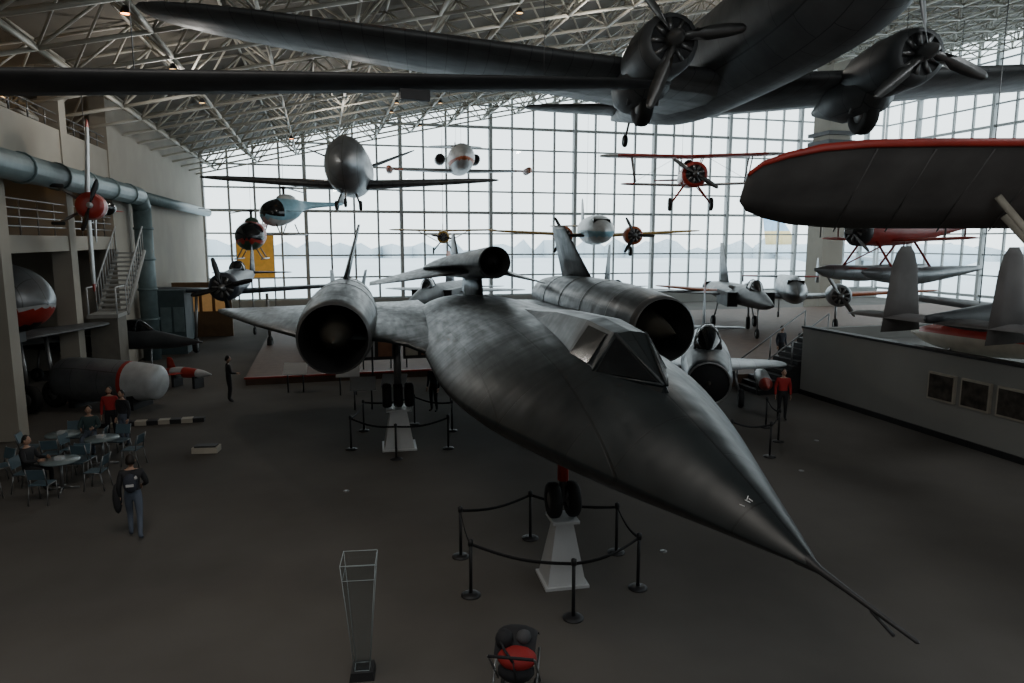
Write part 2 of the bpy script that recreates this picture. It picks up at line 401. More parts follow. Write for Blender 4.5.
bb.loft(rings,BLK,smooth=False)
def lerp(a,b_,t): return a+(b_-a)*t
for sd in(-1,1):
    A=V((2.85,sd*.02,.80));Bp=V((3.95,sd*.2,1.245));C=V((3.95,sd*.5,.745))
    nrm=(Bp-A).cross(C-A).normalized(); 
    if nrm.y*sd<0: nrm=-nrm
    o=nrm*.012; ce=(A+Bp+C)/3
    bb.add([lerp(p,ce,.14)+o for p in(A,Bp,C)],[(0,1,2)],WGL,False)
    for p,q in((A,Bp),(Bp,C),(C,A)): bb.tube(p,q,.02,BLK,n=5)
    P=[V((4.1,sd*.21,1.235)),V((4.9,sd*.24,1.27)),V((4.9,sd*.55,.83)),V((4.1,sd*.505,.80))]
    nn=V((0,sd*.85,.5)).normalized()*.015; ce=sum(P,V((0,0,0)))/4
    bb.add([lerp(p,ce,.15)+nn for p in P],[(0,1,2,3)],WGL,False)
for sd in(-1,1):
    sec=[(1.4,8.6,24,.5),(1.9,9.6,23.8,.42),(2.15,10.6,23.6,.38),(2.45,11.6,23.5,.36),(2.9,12.4,23.4,.36),(3.4,12.9,23.2,.36),(5.0,13.5,22.8,.34),(6.5,16.4,22.3,.25),(7.8,19.3,22,.16),(8.3,20.6,21.9,.1),(8.45,21.3,21.7,.04)]
    bb.wing([(V((a,sd*y,0)),V((t,sd*y,0)),th) for y,a,t,th in sec],BLK)
    y=sd*4.1
    bb.rev((0,y,.12),(1,0,0),[(12.3,.80),(12.33,.845),(12.6,.88)],LIP,32)
    bb.rev((0,y,.12),(1,0,0),[(12.6,.88),(13.5,.95),(15.5,1.02),(18,1.03),(20.5,.98),(23,.86),(24.4,.72),(24.4,.62),(23,.6)],BLK,32,(False,True))
    bb.rev((0,y,.12),(1,0,0),[(12.3,.80),(13.2,.74),(14.5,.62),(15,.3)],BLKD,32,(False,True))
    bb.rev((0,y,.12),(1,0,0),[(11.6,.0),(12.3,.2),(13.2,.4),(13.9,.5),(15,.45)],SPK,24)
    for s in (14.2,16.5,19,21.5):
        r=cat([(12.6,.88),(15.5,1.02),(18,1.03),(20.5,.98),(23,.86)],s)[0]
        bb.rev((s,y,.12),(1,0,0),[(0,r),(.01,r+.012),(.05,r+.012),(.06,r)],LIP,32)
    yy=4.1 if sd>0 else 4.45
    fin(bb,19.2,.9,2.05,4.3,1.8,2.3,BLK,y=sd*yy,cant=-sd*.5,th=.05,rnd=False)
bb.rev((0,0,0),(-1,0,0),[(-.25,.075),(0,.032),(.3,.022),(.95,.014),(.97,0)],DRK,10)
bb.tube((-.55,0,-.02),(-.76,0,-.07),.012,DRK)
mk=mat('stencil_white',(.6,.6,.6),.6)
def surf(s,y):
    zc,w,hu,hd=cat(tab,s); q=max(0,1-(y/w)**2); return V((s,y,hu*q**.875+.004))
def mark(s0,y0,s1,y1,t=.004):
    a,c=surf(s0,y0),surf(s1,y1); bb.tube(a,c,t,mk,n=4)
mark(.80,.16,.85,.18); mark(.80,.11,.85,.13); mark(.80,.09,.84,.10); mark(.84,.12,.87,.09)
ng=7.05
bb.tube((ng,0,-.5),(ng,0,-2.1),.07,STL); bb.tube((ng,0,-.7),(ng,0,-1.75),.1,RED); bb.tube((ng+.05,0,-1.2),(ng+1.3,0,-.6),.04,STL)
for d in(-.17,.17): bb.wheel((ng,d,-2.1),(0,1,0),.32,.2)
bb.tube((ng,-.2,-2.1),(ng,.2,-2.1),.05,STL)
for d in(-.45,.45): bb.box((ng+.2,d,-.9),(1.3,.04,.4),BLK)
for sd in(-1,1):
    y=sd*2.54; s=15.84
    bb.tube((s,y,-.1),(s,y,-2.0),.11,STL); bb.tube((s,y,-.9),(s-1.0,y,-.2),.05,STL)
    for d in(-.32,0,.32): bb.wheel((s,y+d,-2.05),(0,1,0),.36,.26)
    bb.box((s,y+sd*.7,-.75),(1.6,.05,1.1),BLK)
def dz(s): return 1.81-.055*(s-14)
rings=[];n2=32
dt=[(14,.43,.43,.40),(15,.55,.45,.42),(17,.85,.46,.42),(19,1.2,.46,.4),(21,1.4,.44,.36),(23.5,1.1,.36,.3),(25,.5,.28,.26)]
for i in range(25):
    s=14+11*i/24; w,hu,hd=cat(dt,s); p=1+min(1,(s-14)/3)*.7
    rings.append([V((s,w*math.cos(2*math.pi*k/n2),dz(s)+(hu if math.sin(2*math.pi*k/n2)>0 else -hd)*abs(math.sin(2*math.pi*k/n2))**p)) for k in range(n2)])
bb.loft(rings,BLK,cap=(False,True))
bb.rev((14,0,1.81),(1,0,0),[(0,.43),(.0,.39),(.8,.33),(1.2,.1)],BLKD,24,(False,True))
bb.rev((14,0,1.81),(1,0,0),[(-.05,0),(.5,.2),(.9,.28)],BLKD,16)
for sd in(-1,1):
    bb.wing([(V((a,sd*y,dz(s2)-.2*y)),V((t,sd*y,dz(s2)-.2*y)),th) for y,a,t,th,s2 in((.5,15.4,24.3,.3,18),(1.2,17.2,24.2,.2,19),(2.2,19.2,24,.12,20),(3.3,21.6,23.9,.06,21))],BLK)
fin(bb,21.6,dz(22)+.2,1.1,2.8,1.1,1.6,BLK,th=.06,rnd=False)
bb.wing([(V((16,0,.6)),V((21,0,.6)),.3),(V((16.4,0,1.5)),V((20.6,0,1.3)),.24)],BLK,up=V((0,1,0)))
BBM=PM((2.26,4.85,3.6),101.2)
bb.obj('reconnaissance_jet',M=BBM)
def BP(s,y,z=0): p=BBM@V((s,y,0)); return V((p.x,p.y,z))
def stand(p,h,bw,tw,name='aircraft_stand'):
    b=MB(); b.frus((0,0,0),(bw*1.15,bw*1.15),(bw*1.15,bw*1.15),.05,PED); b.frus((0,0,.05),(bw,bw),(tw,tw),h-.1,PED); b.bx(-tw*.8,tw*.8,-tw*.9,tw*.9,h-.05,h,PED)
    b.obj(name,loc=(p.x,p.y,0),rz=math.radians(11.2))
stand(BP(ng,0),1.18,.68,.3)
for sd in(-1,1): stand(BP(15.84,sd*2.54),1.19,.85,.45)
def barrier(pts,closed=True,h=1.0):
    b=MB()
    for x,y in pts:
        b.rev((x,y,0),(0,0,1),[(0,.17),(.02,.17),(.045,.1),(.05,.03)],DRK,18,(True,False)); b.tube((x,y,.03),(x,y,h),.03,DRK,n=12); b.rev((x,y,h-.1),(0,0,1),[(0,.03),(0,.045),(.1,.045),(.12,.0)],DRK,12)
    L=list(zip(pts,pts[1:]+(pts[:1] if closed else [])))
    if not closed: L=L[:len(pts)-1]
    for a,c in L:
        N=8; vs=[];fs=[]
        for i in range(N+1):
            t=i/N; z=h-.05-.1*math.sin(math.pi*t)
            x=a[0]+(c[0]-a[0])*t; y=a[1]+(c[1]-a[1])*t; vs+=[(x,y,z),(x,y,z-.055),(x+.004,y+.004,z-.055),(x+.004,y+.004,z)]
        for i in range(N):
            for q in range(4): fs.append((4*i+q,4*i+(q+1)%4,4*i+4+(q+1)%4,4*i+4+q))
        b.add(vs,fs,BELT)
    b.obj('stanchion_barrier')
barrier([(-.98,12.67),(-.70,11.2),(.98,10.47),(2.19,11.45),(2.02,12.85),(.37,13.5)])
barrier([(-4.65,19.6),(-3.2,18.7),(-1.85,19.7),(-1.9,21.6),(-3.2,22.4),(-4.7,21.6)])
barrier([(.4,20),(2.2,19.6),(3.2,20.8),(2.6,22.4),(.8,22.4)])
barrier([(6.2,19.2),(7.2,18.9),(8.0,20.4),(8.2,22)],False)

# ---------------- overhead twin transport ----------------
b=MB()
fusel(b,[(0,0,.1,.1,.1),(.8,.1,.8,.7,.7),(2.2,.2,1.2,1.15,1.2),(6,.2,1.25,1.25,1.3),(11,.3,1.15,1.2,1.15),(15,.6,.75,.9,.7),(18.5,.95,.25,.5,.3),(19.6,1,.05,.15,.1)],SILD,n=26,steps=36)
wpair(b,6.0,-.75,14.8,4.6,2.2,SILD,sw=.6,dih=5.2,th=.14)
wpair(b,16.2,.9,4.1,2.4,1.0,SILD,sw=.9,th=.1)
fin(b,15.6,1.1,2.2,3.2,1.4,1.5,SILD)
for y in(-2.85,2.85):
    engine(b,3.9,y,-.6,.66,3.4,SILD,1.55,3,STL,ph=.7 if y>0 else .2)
    b.rev((5.0,y,-1.0),(1,0,0),[(0,.1),(.5,.55),(1.8,.55),(3.2,.1)],SILD,16)
    for d in(-.35,.35): b.tube((5.6,y+d,-.9),(5.9,y+d,-1.5),.05,STL)
    b.wheel((5.9,y,-1.5),(0,1,0),.5,.32)
for k in range(7):
    for sd in(-1,1): b.box((7+k*1.1,sd*1.2,.45),(.5,.06,.4),WGL)
b.tube((16.8,0,.4),(17.4,0,-.25),.05,STL); b.wheel((17.4,0,-.3),(0,1,0),.25,.15)
cables(b,[(4,0,1.3),(12,1,1)],2.6)
b.obj('propeller_transport_plane',M=PM((6.7,12.0,10.85),97,1.9,1.0))
b=MB(); sec=[]
P0,P1=V((-11.0,11.2,8.4)),V((3.6,16.6,9.5))
for f,k in((0,1.05),(.25,.97),(.5,.85),(.75,.7),(.92,.58),(.98,.4),(1,.2)):
    p=P0.lerp(P1,f); sec.append((p+V((.12,-.48,.1))*k,p+V((-.12,.48,-.12))*k,.22*k))
b.wing(sec,mat('glider_dark_underside',(.05,.05,.052),.55))
p=P0.lerp(P1,.62); b.box(p-V((0,0,.22)),(.6,.18,.2),DRK,rz=.35)
for f in(.3,.8): p=P0.lerp(P1,f); b.tube(p,p+V((0,0,2.6)),.012,STL,n=4)
b.obj('hanging_glider_wing')

# ---------------- near high-wing right ----------------
b=MB()
sec=[]
for X,k in((3.78,.12),(3.95,.42),(4.3,.66),(4.8,.86),(5.5,.97),(6.6,1),(9,1),(12,1),(16.5,1)):
    c=1-k
    le=V((X,11.0+c*.5,7.5-c*.5)); te=V((X,12.4-c*.6,6.2+c*.5)); sec.append((le,te,.2*max(k,.3)))
rgs=[foil_ring(a,t,th,V((0,.7,.7))) for a,t,th in sec]
b.loft(rgs,FAB)
lead=[]
for a,t,th in sec:
    d=(t-a).normalized(); u_=V((0,.7,.7)); lead.append([a-d*.03,a+d*.02+u_*(.4*th+.01),a+d*.1+u_*(.55*th+.02),a+d*.05-u_*(.32*th+.015),a+d*.02-u_*(.25*th+.01)])
b.loft(lead,RED)
for X in [5.6+.9*i for i in range(12)]:
    b.tube((X,11.03,7.38),(X,12.35,6.15),.014,FAB,n=5)
b.tube((7.9,11.6,6.7),(9.6,11.2,4.6),.06,CRM); b.tube((8.3,12.0,6.4),(9.8,11.5,4.6),.06,CRM)
rings=[]
for t,r in((0,.15),(.5,.5),(1.6,.62),(4,.55),(7.5,.12)):
    c=V((11.3,9.5+t*.75,5.1-t*.05)); rings.append([c+V((r*math.cos(2*math.pi*k/16),0,r*1.1*math.sin(2*math.pi*k/16))) for k in range(16)])
b.loft(rings,RED)
b.rev((11.3,9.5,5.1),(0,1,0),[(-.5,.2),(-.4,.5),(.2,.55)],SIL,16,(True,False)); b.prop((11.3,8.9,5.1),(0,-1,0),1.1,2,STL,ph=1.2)
for X in(10.8,11.8): b.tube((X,11.2,5.4),(X,11.6,6.9),.05,RED)
for X in(10.6,12.0): b.tube((11.3,10.8,4.6),(X,10.8,3.9),.05,STL); b.wheel((X,10.8,3.85),(1,0,0),.35,.2)
b.tube((10.6,11.5,7),(10.6,11.5,17.2),.012,STL,n=4)
b.obj('high_wing_monoplane')

# ---------------- hanging planes ----------------
b=MB()
fusel(b,[(0,0,.05,.05,.05),(.35,0,.55,.7,.65),(1.2,0,.92,1.25,1.15),(3,0,1.0,1.38,1.3),(6,0,.95,1.2,1.15),(9,.3,.5,.6,.6),(11,.5,.1,.15,.1)],SIL,n=24)
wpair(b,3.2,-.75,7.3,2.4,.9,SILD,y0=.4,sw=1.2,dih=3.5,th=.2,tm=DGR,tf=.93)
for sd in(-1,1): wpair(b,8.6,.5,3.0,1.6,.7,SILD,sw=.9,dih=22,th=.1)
gearleg(b,(2.5,-.3,-1.1),(2.3,-.55,-1.75),.22,.14); gearleg(b,(2.5,.3,-1.1),(2.3,.55,-1.75),.22,.14); gearleg(b,(1.2,0,-1.0),(1.0,0,-1.7),.2,.12)
cables(b,[(3,0,1.3),(8,0,.8)],2)
b.obj('hanging_jet_trainer',M=PM((-7.35,31,9.35),97))
b=MB()
fusel(b,[(0,0,.05,.05,.05),(.8,.05,.5,.45,.5),(2.2,.1,.78,.85,.8),(6,.1,.75,.8,.75),(9,.4,.3,.35,.3),(10,.5,.05,.1,.05)],WHT,mf=lambda c: ORG if -.25<c.z<-.05 else None)
b.box((1.9,0,.6),(.5,1.0,.25),WGL)
wpair(b,3.5,-.55,4.4,2.0,.9,SIL,sw=1.0,dih=2,tm=ORG,tf=.8); wpair(b,8.4,1.6,1.9,1.1,.6,WHT,sw=.6); fin(b,7.4,.5,1.4,2,1,1.2,ORG)
for y in(-1.15,1.15): b.rev((6,y,.45),(1,0,0),[(0,.26),(.05,.33),(1,.36),(1.9,.25)],SIL,14,(False,True)); b.rev((6.05,y,.45),(1,0,0),[(0,0),(0,.26)],BLKD,14)
for y in(-4.4,4.4): b.rev((3.6,y,-.4),(1,0,0),[(0,0),(.5,.2),(1.8,.22),(2.6,0)],ORG,12)
cables(b,[(3,0,.9),(8,0,.9)],3)
b.obj('hanging_white_jet',M=PM((-2.7,41,10.8),98))
b=MB()
fusel(b,[(.3,0,.5,.5,.5),(1.2,0,.55,.6,.55),(2.5,0,.5,.65,.5),(5,.1,.25,.3,.2),(6.6,.2,.05,.1,.05)],RED,mf=lambda c: WHT if abs(c.z)<.14 else None)
engine(b,0,0,0,.62,1,RED,1.25,2,STL,ph=1.0)
wpair(b,1.0,.95,4.5,1.4,1.3,RED,sw=.1,dih=1.5,tm=WHT,tf=.72); wpair(b,1.6,-.4,3.4,1.1,1.0,WHT,sw=.1,dih=2,tm=RED,tf=.75)
for sd in(-1,1):
    for s in(1.3,2.1): b.tube((s,sd*2.7,-.25),(s,sd*2.9,1.0),.035,STL,n=6); b.tube((s,sd*.4,.5),(s,sd*.6,.98),.03,STL,n=6)
    b.tube((1.3,sd*.6,1.0),(1.3,sd*2.7,-.2),.012,STL,n=4)
    b.tube((1.4,sd*.3,-.4),(1.3,sd*.95,-1.3),.05,RED); b.wheel((1.3,sd*1.0,-1.35),(0,1,0),.33,.16); b.tube((2.0,sd*.3,-.4),(1.3,sd*.95,-1.3),.03,RED)
wpair(b,5.7,.2,1.4,.9,.6,RED,sw=.2); fin(b,5.6,.3,1.0,1.1,.6,.4,WHT)
canopy(b,1.9,3,.5,.3,.4)
cables(b,[(1.8,0,1.2),(5,0,.3)],6)
b.obj('hanging_biplane',M=PM((8.7,34,9.1),84))
b=MB()
fusel(b,[(0,0,.05,.05,.05),(.7,0,.6,.55,.55),(2,.1,.95,.95,.9),(6,.1,.95,.95,.9),(10,.4,.3,.4,.3),(11.5,.5,.05,.1,.05)],WHT,mf=lambda c: LBL if abs(c.z+.2)<.18 else None)
b.box((1.35,0,.62),(.6,1.1,.3),WGL)
wpair(b,3.2,-.3,7.2,2.4,1.2,YEL,sw=.5,dih=3,tm=YEL); wpair(b,9.8,.5,2.5,1.3,.8,YEL,sw=.3); fin(b,9.2,.6,2.0,2,1,.9,WHT)
for y in(-2.3,2.3): engine(b,2.0,y,-.25,.62,2.4,ORG,1.3,3,DRK,ph=.5)
for y in(-2.3,2.3): gearleg(b,(3.4,y,-.5),(3.3,y,-1.3),.32,.18)
cables(b,[(3,0,.9),(8,0,.8)],8)
b.obj('hanging_mail_plane',M=PM((5.75,44,6.55),92))
b=MB()
fusel(b,[(.2,0,.4,.4,.4),(1.2,0,.45,.5,.45),(3,.05,.3,.35,.3),(5.4,.2,.05,.1,.05)],YEL)
engine(b,0,0,0,.42,.8,YEL,.85,2,DRK,ph=1.4); wpair(b,1.0,.45,3.8,1.3,1.1,YEL,sw=.1,dih=1); wpair(b,4.6,.2,1.3,.8,.5,YEL,sw=.2); fin(b,4.5,.2,.9,.9,.5,.3,ORG)
for sd in(-1,1): b.tube((1.4,sd*.4,-.3),(1.4,sd*1.8,.45),.03,STL,n=5); gearleg(b,(1.3,sd*.2,-.35),(1.2,sd*.7,-.95),.24,.12)
cables(b,[(1.6,0,.5),(4.5,0,.2)],7)
b.obj('hanging_yellow_monoplane',M=PM((-4.75,49,6.2),96))
b=MB()
fusel(b,[(.25,0,.42,.4,.4),(1.2,0,.45,.52,.42),(2.5,.03,.32,.36,.3),(4.9,.1,.05,.08,.05)],WHT,mf=lambda c: RED if c.x<.9 or abs(c.z)<.1 else None)
b.rev((.1,0,0),(1,0,0),[(0,.22),(.05,.38),(.3,.42)],RED,18,(True,False)); b.prop((.05,0,0),(-1,0,0),.85,2,DRK,ph=1.3,spin=WHT)
wpair(b,.9,-.1,2.85,1.35,1.0,WHT,sw=.25,dih=2,tm=RED,tf=.88); wpair(b,4.2,.1,1.2,.7,.45,WHT,sw=.2); fin(b,4.1,.15,.9,.8,.4,.35,RED)
canopy(b,1.3,2.4,.42,.25,.32); 
for sd in(-1,1): gearleg(b,(1.0,sd*.2,-.3),(.9,sd*.6,-.9),.2,.11)
AM=PM((-13.4,22.6,7.1),120,0,92)
AI=AM.inverted()
for s in(1.5,3.5):
    p=AM@V((s,0,0)); b.tube(AI@p,AI@(p+V((0,0,4.6))),.012,STL,n=4)
b.obj('aerobatic_plane',M=AM)
def heli(name,loc,ang,body,acc):
    b=MB()
    fusel(b,[(0,0,.08,.08,.08),(.4,0,.7,.65,.7),(1.4,.05,.95,.95,.9),(2.6,.2,.8,.85,.6),(3.6,.5,.3,.4,.25),(7.4,.85,.1,.12,.1)],body,mf=lambda c: WGL if (c.x<1.15 and c.z>-.15) else (acc if c.z<-.35 else None))
    b.tube((1.9,0,.8),(1.9,0,1.7),.09,DRK); b.ell((1.9,0,1.7),(.25,.25,.1),DRK,10); b.ell((2.1,0,.95),(.8,.45,.35),acc,12)
    for k in range(3):
        a=.5+2.094*k; d=V((math.cos(a),math.sin(a),-.02)); p=V((-d.y,d.x,0))*.1; c=V((1.9,0,1.72))
        b.add([c+p,c-p,c+d*4.3-p,c+d*4.3+p,c+p+V((0,0,.03)),c-p+V((0,0,.03)),c+d*4.3-p+V((0,0,.03)),c+d*4.3+p+V((0,0,.03))],[(0,1,2,3),(4,5,6,7),(0,1,5,4),(1,2,6,5),(2,3,7,6),(3,0,4,7)],DRK,False)
    b.prop((7.3,.2,.9),(0,1,0),.7,2,WHT); fin(b,6.8,.85,.9,.8,.4,.5,acc)
    for sd in(-1,1):
        b.tube((.2,sd*.8,-1.4),(3.2,sd*.8,-1.4),.05,STL)
        for s in(.8,2.4): b.tube((s,sd*.4,-.7),(s,sd*.8,-1.4),.04,STL)
    b.tube((1.9,0,1.7),(1.9,0,5.2),.012,STL,n=4)
    b.obj(name,M=PM(loc,ang))
heli('hanging_helicopter',(-16.7,44.5,6.2),100,RED,GRN)
heli('hanging_helicopter',(-16.2,46,7.75),60,LBL,WHT)
b=MB()
fusel(b,[(.3,0,.55,.55,.55),(1.2,0,.6,.65,.6),(3,0,.5,.6,.5),(6,.2,.1,.2,.1),(6.6,.25,.03,.06,.03)],RED)
engine(b,0,0,0,.6,1,DRK,1.25,2,STL,ph=.9); wpair(b,1.0,1.15,5,1.5,1.3,ORG,sw=.1,dih=1); wpair(b,1.5,-.4,3.6,1.2,1.0,RED,sw=.1,dih=2); wpair(b,5.6,.3,1.5,.9,.6,RED,sw=.2); fin(b,5.5,.3,1.1,1.1,.6,.4,RED)
for sd in(-1,1):
    fusel(b,[(-.7,-1.55,.05,.05,.05),(0,-1.65,.35,.28,.25),(2,-1.7,.4,.3,.38),(3.2,-1.65,.38,.28,.3),(5.6,-1.5,.08,.12,.08)],SIL,y0=sd*1.2,n=16)
    for s in(.8,2.8): b.tube((s,sd*1.2,-1.4),(s,sd*.35,-.35),.045,RED,n=6); 
    b.tube((.8,sd*1.2,-1.4),(2.4,sd*.35,-.4),.03,RED,n=6)
    for s in(1.2,2.2): b.tube((s,sd*3,-.25),(s,sd*3,1.2),.035,STL,n=6); b.tube((s,sd*.4,.5),(s,sd*.6,1.1),.03,STL,n=6)
for s in(.8,2.8): b.tube((s,-1.2,-1.5),(s,1.2,-1.5),.04,RED,n=6)
cables(b,[(2,0,1.2),(5,0,.4)],8)
b.obj('hanging_floatplane',M=PM((13.5,28,6.35),20))

# ---------------- floor aircraft ----------------
b=MB()
fusel(b,[(.3,0,.7,.7,.7),(1.5,0,.72,.75,.75),(4,.05,.6,.8,.65),(8,.2,.25,.35,.25),(10,.3,.05,.1,.05)],NAVY)
engine(b,0,0,0,.75,1.6,NAVY,1.55,4,DRK,ph=.25); wpair(b,2.0,-.45,6.4,2.6,1.3,NAVY,y0=0,sw=.5,dih=3); wpair(b,8.4,.35,2.4,1.3,.7,NAVY,sw=.3); fin(b,8.2,.4,1.7,1.8,.8,.8,NAVY)
canopy(b,3.2,5.2,.7,.38,.5,NAVY)
for sd in(-1,1): gearleg(b,(2.2,sd*1.8,-.5),(1.9,sd*1.9,-3.2),.4,.24,.08)
gearleg(b,(8.6,0,.0),(8.8,0,-3.35),.25,.15)
b.obj('propeller_fighter',M=PM((-14.7,35.6,3.62),101))
def jet(name,loc,ang,m,tw=True,sc=1.0,acc=None):
    b=MB()
    fusel(b,[(0,0,.04,.04,.04),(1.4,0,.32,.34,.32),(3.2,.05,.55,.6,.5),(5.5,.05,1.0,.65,.55),(9,0,1.15,.65,.6),(13,0,.95,.55,.5),(15.3,0,.7,.42,.42)],m)
    canopy(b,2.6,5.6,.5,.36,.62,m)
    for sd in(-1,1):
        b.box((6.2,sd*1.05,-.05),(3,.6,.85),m); b.box((4.68,sd*1.05,-.05),(.06,.5,.75),BLKD)
        b.rev((15,sd*.45,0),(1,0,0),[(0,.45),(.8,.36),(.8,.3),(.2,.3)],DRK,14,(False,True))
        if tw: fin(b,11.6,.4,2.3,2.6,1.1,1.6,m,y=sd*.95,cant=sd*.35,th=.05,rnd=False,mf=(lambda c: acc if c.z>2.2 else None) if acc else None)
        gearleg(b,(8.8,sd*1.0,-.4),(8.8,sd*1.3,-1.75),.36,.22)
    wpair(b,6.5,.1,5.2,4.6,1.4,m,y0=.8,sw=3.4,dih=-1,th=.05); wpair(b,12.8,0,2.9,2.1,.9,m,y0=.6,sw=1.4,th=.05)
    if not tw: fin(b,10.6,.5,2.7,3.4,1.2,2.2,m,th=.05,rnd=False,mf=(lambda c: acc if c.z>2.6 else None) if acc else None)
    gearleg(b,(3,0,-.4),(3,0,-1.83),.28,.16)
    b.obj(name,M=PM(loc,ang)@Matrix.Scale(sc,4))
jet('fighter_jet',(-6.0,40.5,2.46),80,GRY,True,1,ORG)
jet('fighter_jet',(-13.2,29.5,1.7),172,DGR,False,.8)
jet('fighter_jet',(-9.6,32.0,2.04),92,GRY,True,.8)
jet('fighter_jet',(4.0,41,2.46),75,GRY,False,1)
jet('fighter_jet',(13.5,36,2.61),85,DGR,False,1)
b=MB()
fusel(b,[(0,0,.60,.60,.60),(.12,0,.68,.68,.68),(1.5,0,.78,.82,.78),(4.5,0,.85,.9,.85),(8,0,.7,.72,.7),(10.5,0,.45,.45,.45)],SIL,mf=lambda c: DGR if (c.x<3 and c.z>.35) else (BLKD if c.x<.03 else None))
b.rev((-.01,0,0),(1,0,0),[(0,.62),(.6,.52),(1.2,.1)],BLKD,24,(False,True)); b.rev((0,0,0),(1,0,0),[(-.2,0),(.3,.18),(.8,.25)],SPK,16)
b.rev((-.01,0,0),(1,0,0),[(0,.66),(-.03,.63),(0,.6)],STL,24)
canopy(b,1.3,3.9,.72,.42,.75,STL)
wpair(b,3.2,-.2,3.0,3.0,1.5,SIL,sw=2.4,dih=-3,th=.07); wpair(b,8.3,.6,1.7,1.3,.7,SIL,sw=.8); fin(b,7.0,.6,2.0,2.6,1,1.8,SIL,th=.05,rnd=False,mf=lambda c: RED if c.z>2.0 else None)
for sd in(-1,1):
    b.rev((3.6,sd*2.1,-.8),(1,0,0),[(0,0),(.8,.24),(2.6,.26),(4,0)],WHT,14,mf=lambda c: RED if c.x<4.1 else None)
    gearleg(b,(4.6,sd*1,-.4),(4.6,sd*1.3,-1.4),.34,.2)
gearleg(b,(1.4,0,-.5),(1.4,0,-1.46),.28,.16)
b.obj('intake_jet_fighter',M=PM((5.9,20.6,1.74),76))
b=MB()
fusel(b,[(0,0,.05,.05,.05),(.7,0,.5,.45,.5),(2.4,.1,.75,.85,.75),(6,.1,.72,.8,.7),(10,.4,.25,.35,.25),(11.3,.5,.05,.08,.05)],SIL)
b.box((1.75,0,.65),(.55,.95,.3),WGL); wpair(b,2.6,-.4,8.3,3.0,1.1,SIL,sw=1.1,dih=4,tm=ORG,tf=.45); wpair(b,9.6,.6,2.6,1.4,.9,SIL,sw=.3,tm=RED,tf=.6)
for y in(-2.5,2.5):
    fin(b,9.9,.2,1.7,1.4,.8,.4,SIL,y=y); engine(b,1.6,y,-.1,.68,3,SIL,1.4,2,STL,ph=1.2 if y>0 else .6); gearleg(b,(3,y,-.4),(2.8,y,-1.95),.4,.22,.07)
gearleg(b,(10,0,.2),(10.2,0,-2.1),.22,.12)
b.obj('twin_engine_airliner',M=PM((16.4,40,2.85),75))
b=MB()
fusel(b,[(0,.1,.05,.05,.05),(1.5,0,.6,.65,.55),(4,0,.6,.65,.5),(7.5,.0,.3,.35,.28),(9.4,.1,.06,.1,.06)],DGR)
wpair(b,2.2,-.2,5.4,2.2,1.2,DGR,sw=.5,dih=3); wpair(b,8.0,.0,2.6,1.3,1.0,FAB,sw=.1)
for y in(-1.25,1.25): fin(b,7.8,-.35,2.1,1.45,.8,.35,FAB,y=y,th=.08)
cables(b,[(2,0,.6),(7.5,0,.4)],7)
b.obj('hanging_twin_tail_aircraft',M=PM((18.0,19.9,4.1),205))
b=MB()
fusel(b,[(0,0,.05,.04,.05),(.9,0,.42,.34,.34),(2.4,0,.55,.46,.45),(4.5,.05,.35,.35,.3),(6.4,.1,.04,.1,.05)],CRM,mf=lambda c: RED if c.z>.1 else None)
canopy(b,2,3,.36,.2,.25); wpair(b,1.8,-.1,2.4,1.1,.7,RED,sw=.2,sides=(1,)); fin(b,5.5,.1,.8,.8,.4,.4,RED)
for sd in(-1,1): gearleg(b,(1.9,sd*.35,-.1),(1.8,sd*.4,-.66),.22,.12)
gearleg(b,(5.3,0,0),(5.4,0,-.76),.1,.07)
b.obj('racing_airplane',M=Matrix.Translation(H(19.1,19.0,2.98))@Matrix.Rotation(math.radians(285.2),4,'Z'))
b=MB()
fusel(b,[(0,-.1,.05,.05,.05),(.35,-.05,.65,.6,.6),(1.1,0,1.05,1.05,1.05),(2.4,0,1.15,1.2,1.15),(5,0,1.15,1.2,1.1)],SIL,n=28,mf=lambda c: RED if -.75<c.z<-.25 else (WHT if -.25<c.z<-.12 else (DRK if c.z<-.75 else None)))
wpair(b,1.6,-1.4,4.6,2.2,1.4,SILD,sw=.3,dih=1); b.box((2.6,0,-1.1),(2,1,.7),SILD)
for y in(.9,1.9): gearleg(b,(2.4,y,-1.5),(2.2,y,-3.58),.5,.3,.07)
for y in(-.9,-1.9): gearleg(b,(2.4,y,-1.5),(2.2,y,-3.58),.5,.3,.07)
b.obj('mail_plane',M=PM((-14.9,22.4,4.08),165))
b=MB()
fusel(b,[(0,0,.45,.45,.45),(.15,0,.62,.62,.62),(2,0,.76,.78,.76),(3.6,0,.8,.82,.8),(3.9,0,.72,.74,.72)],SIL,mf=lambda c: WHT if c.x<1.1 else (RED if 1.1<c.x<1.35 else None))
for k in range(3): b.box((1.7+k*.6,-.74,.2),(.25,.08,.25),WGL)
for s in(.9,3.2): b.box((s,0,-.6),(.25,1.1,.68),DRK)
b.obj('fuselage_section',M=PM((-12.6,24.7,.94),172))
b=MB()
fusel(b,[(0,0,.03,.03,.03),(.5,0,.16,.16,.16),(1.6,0,.22,.22,.22),(2.4,0,.1,.1,.1)],WHT,mf=lambda c: RED if int(c.x*1.5)%2 else None)
for s in(.7,1.8): b.box((s,0,-.35),(.12,.5,.5),DRK)
wpair(b,1.2,0,.7,.6,.3,RED,sw=.2); fin(b,1.8,.1,.5,.5,.3,.2,RED)
b.obj('target_drone',M=PM((-12.2,27.9,.6),160))
b=MB(); b.bx(-.35,.35,-.2,.2,0,.16,CRM); b.bx(-.3,.3,-.15,.15,.16,.2,DRK); b.obj('floor_box',loc=(-8.75,19.4,0),rz=.1)
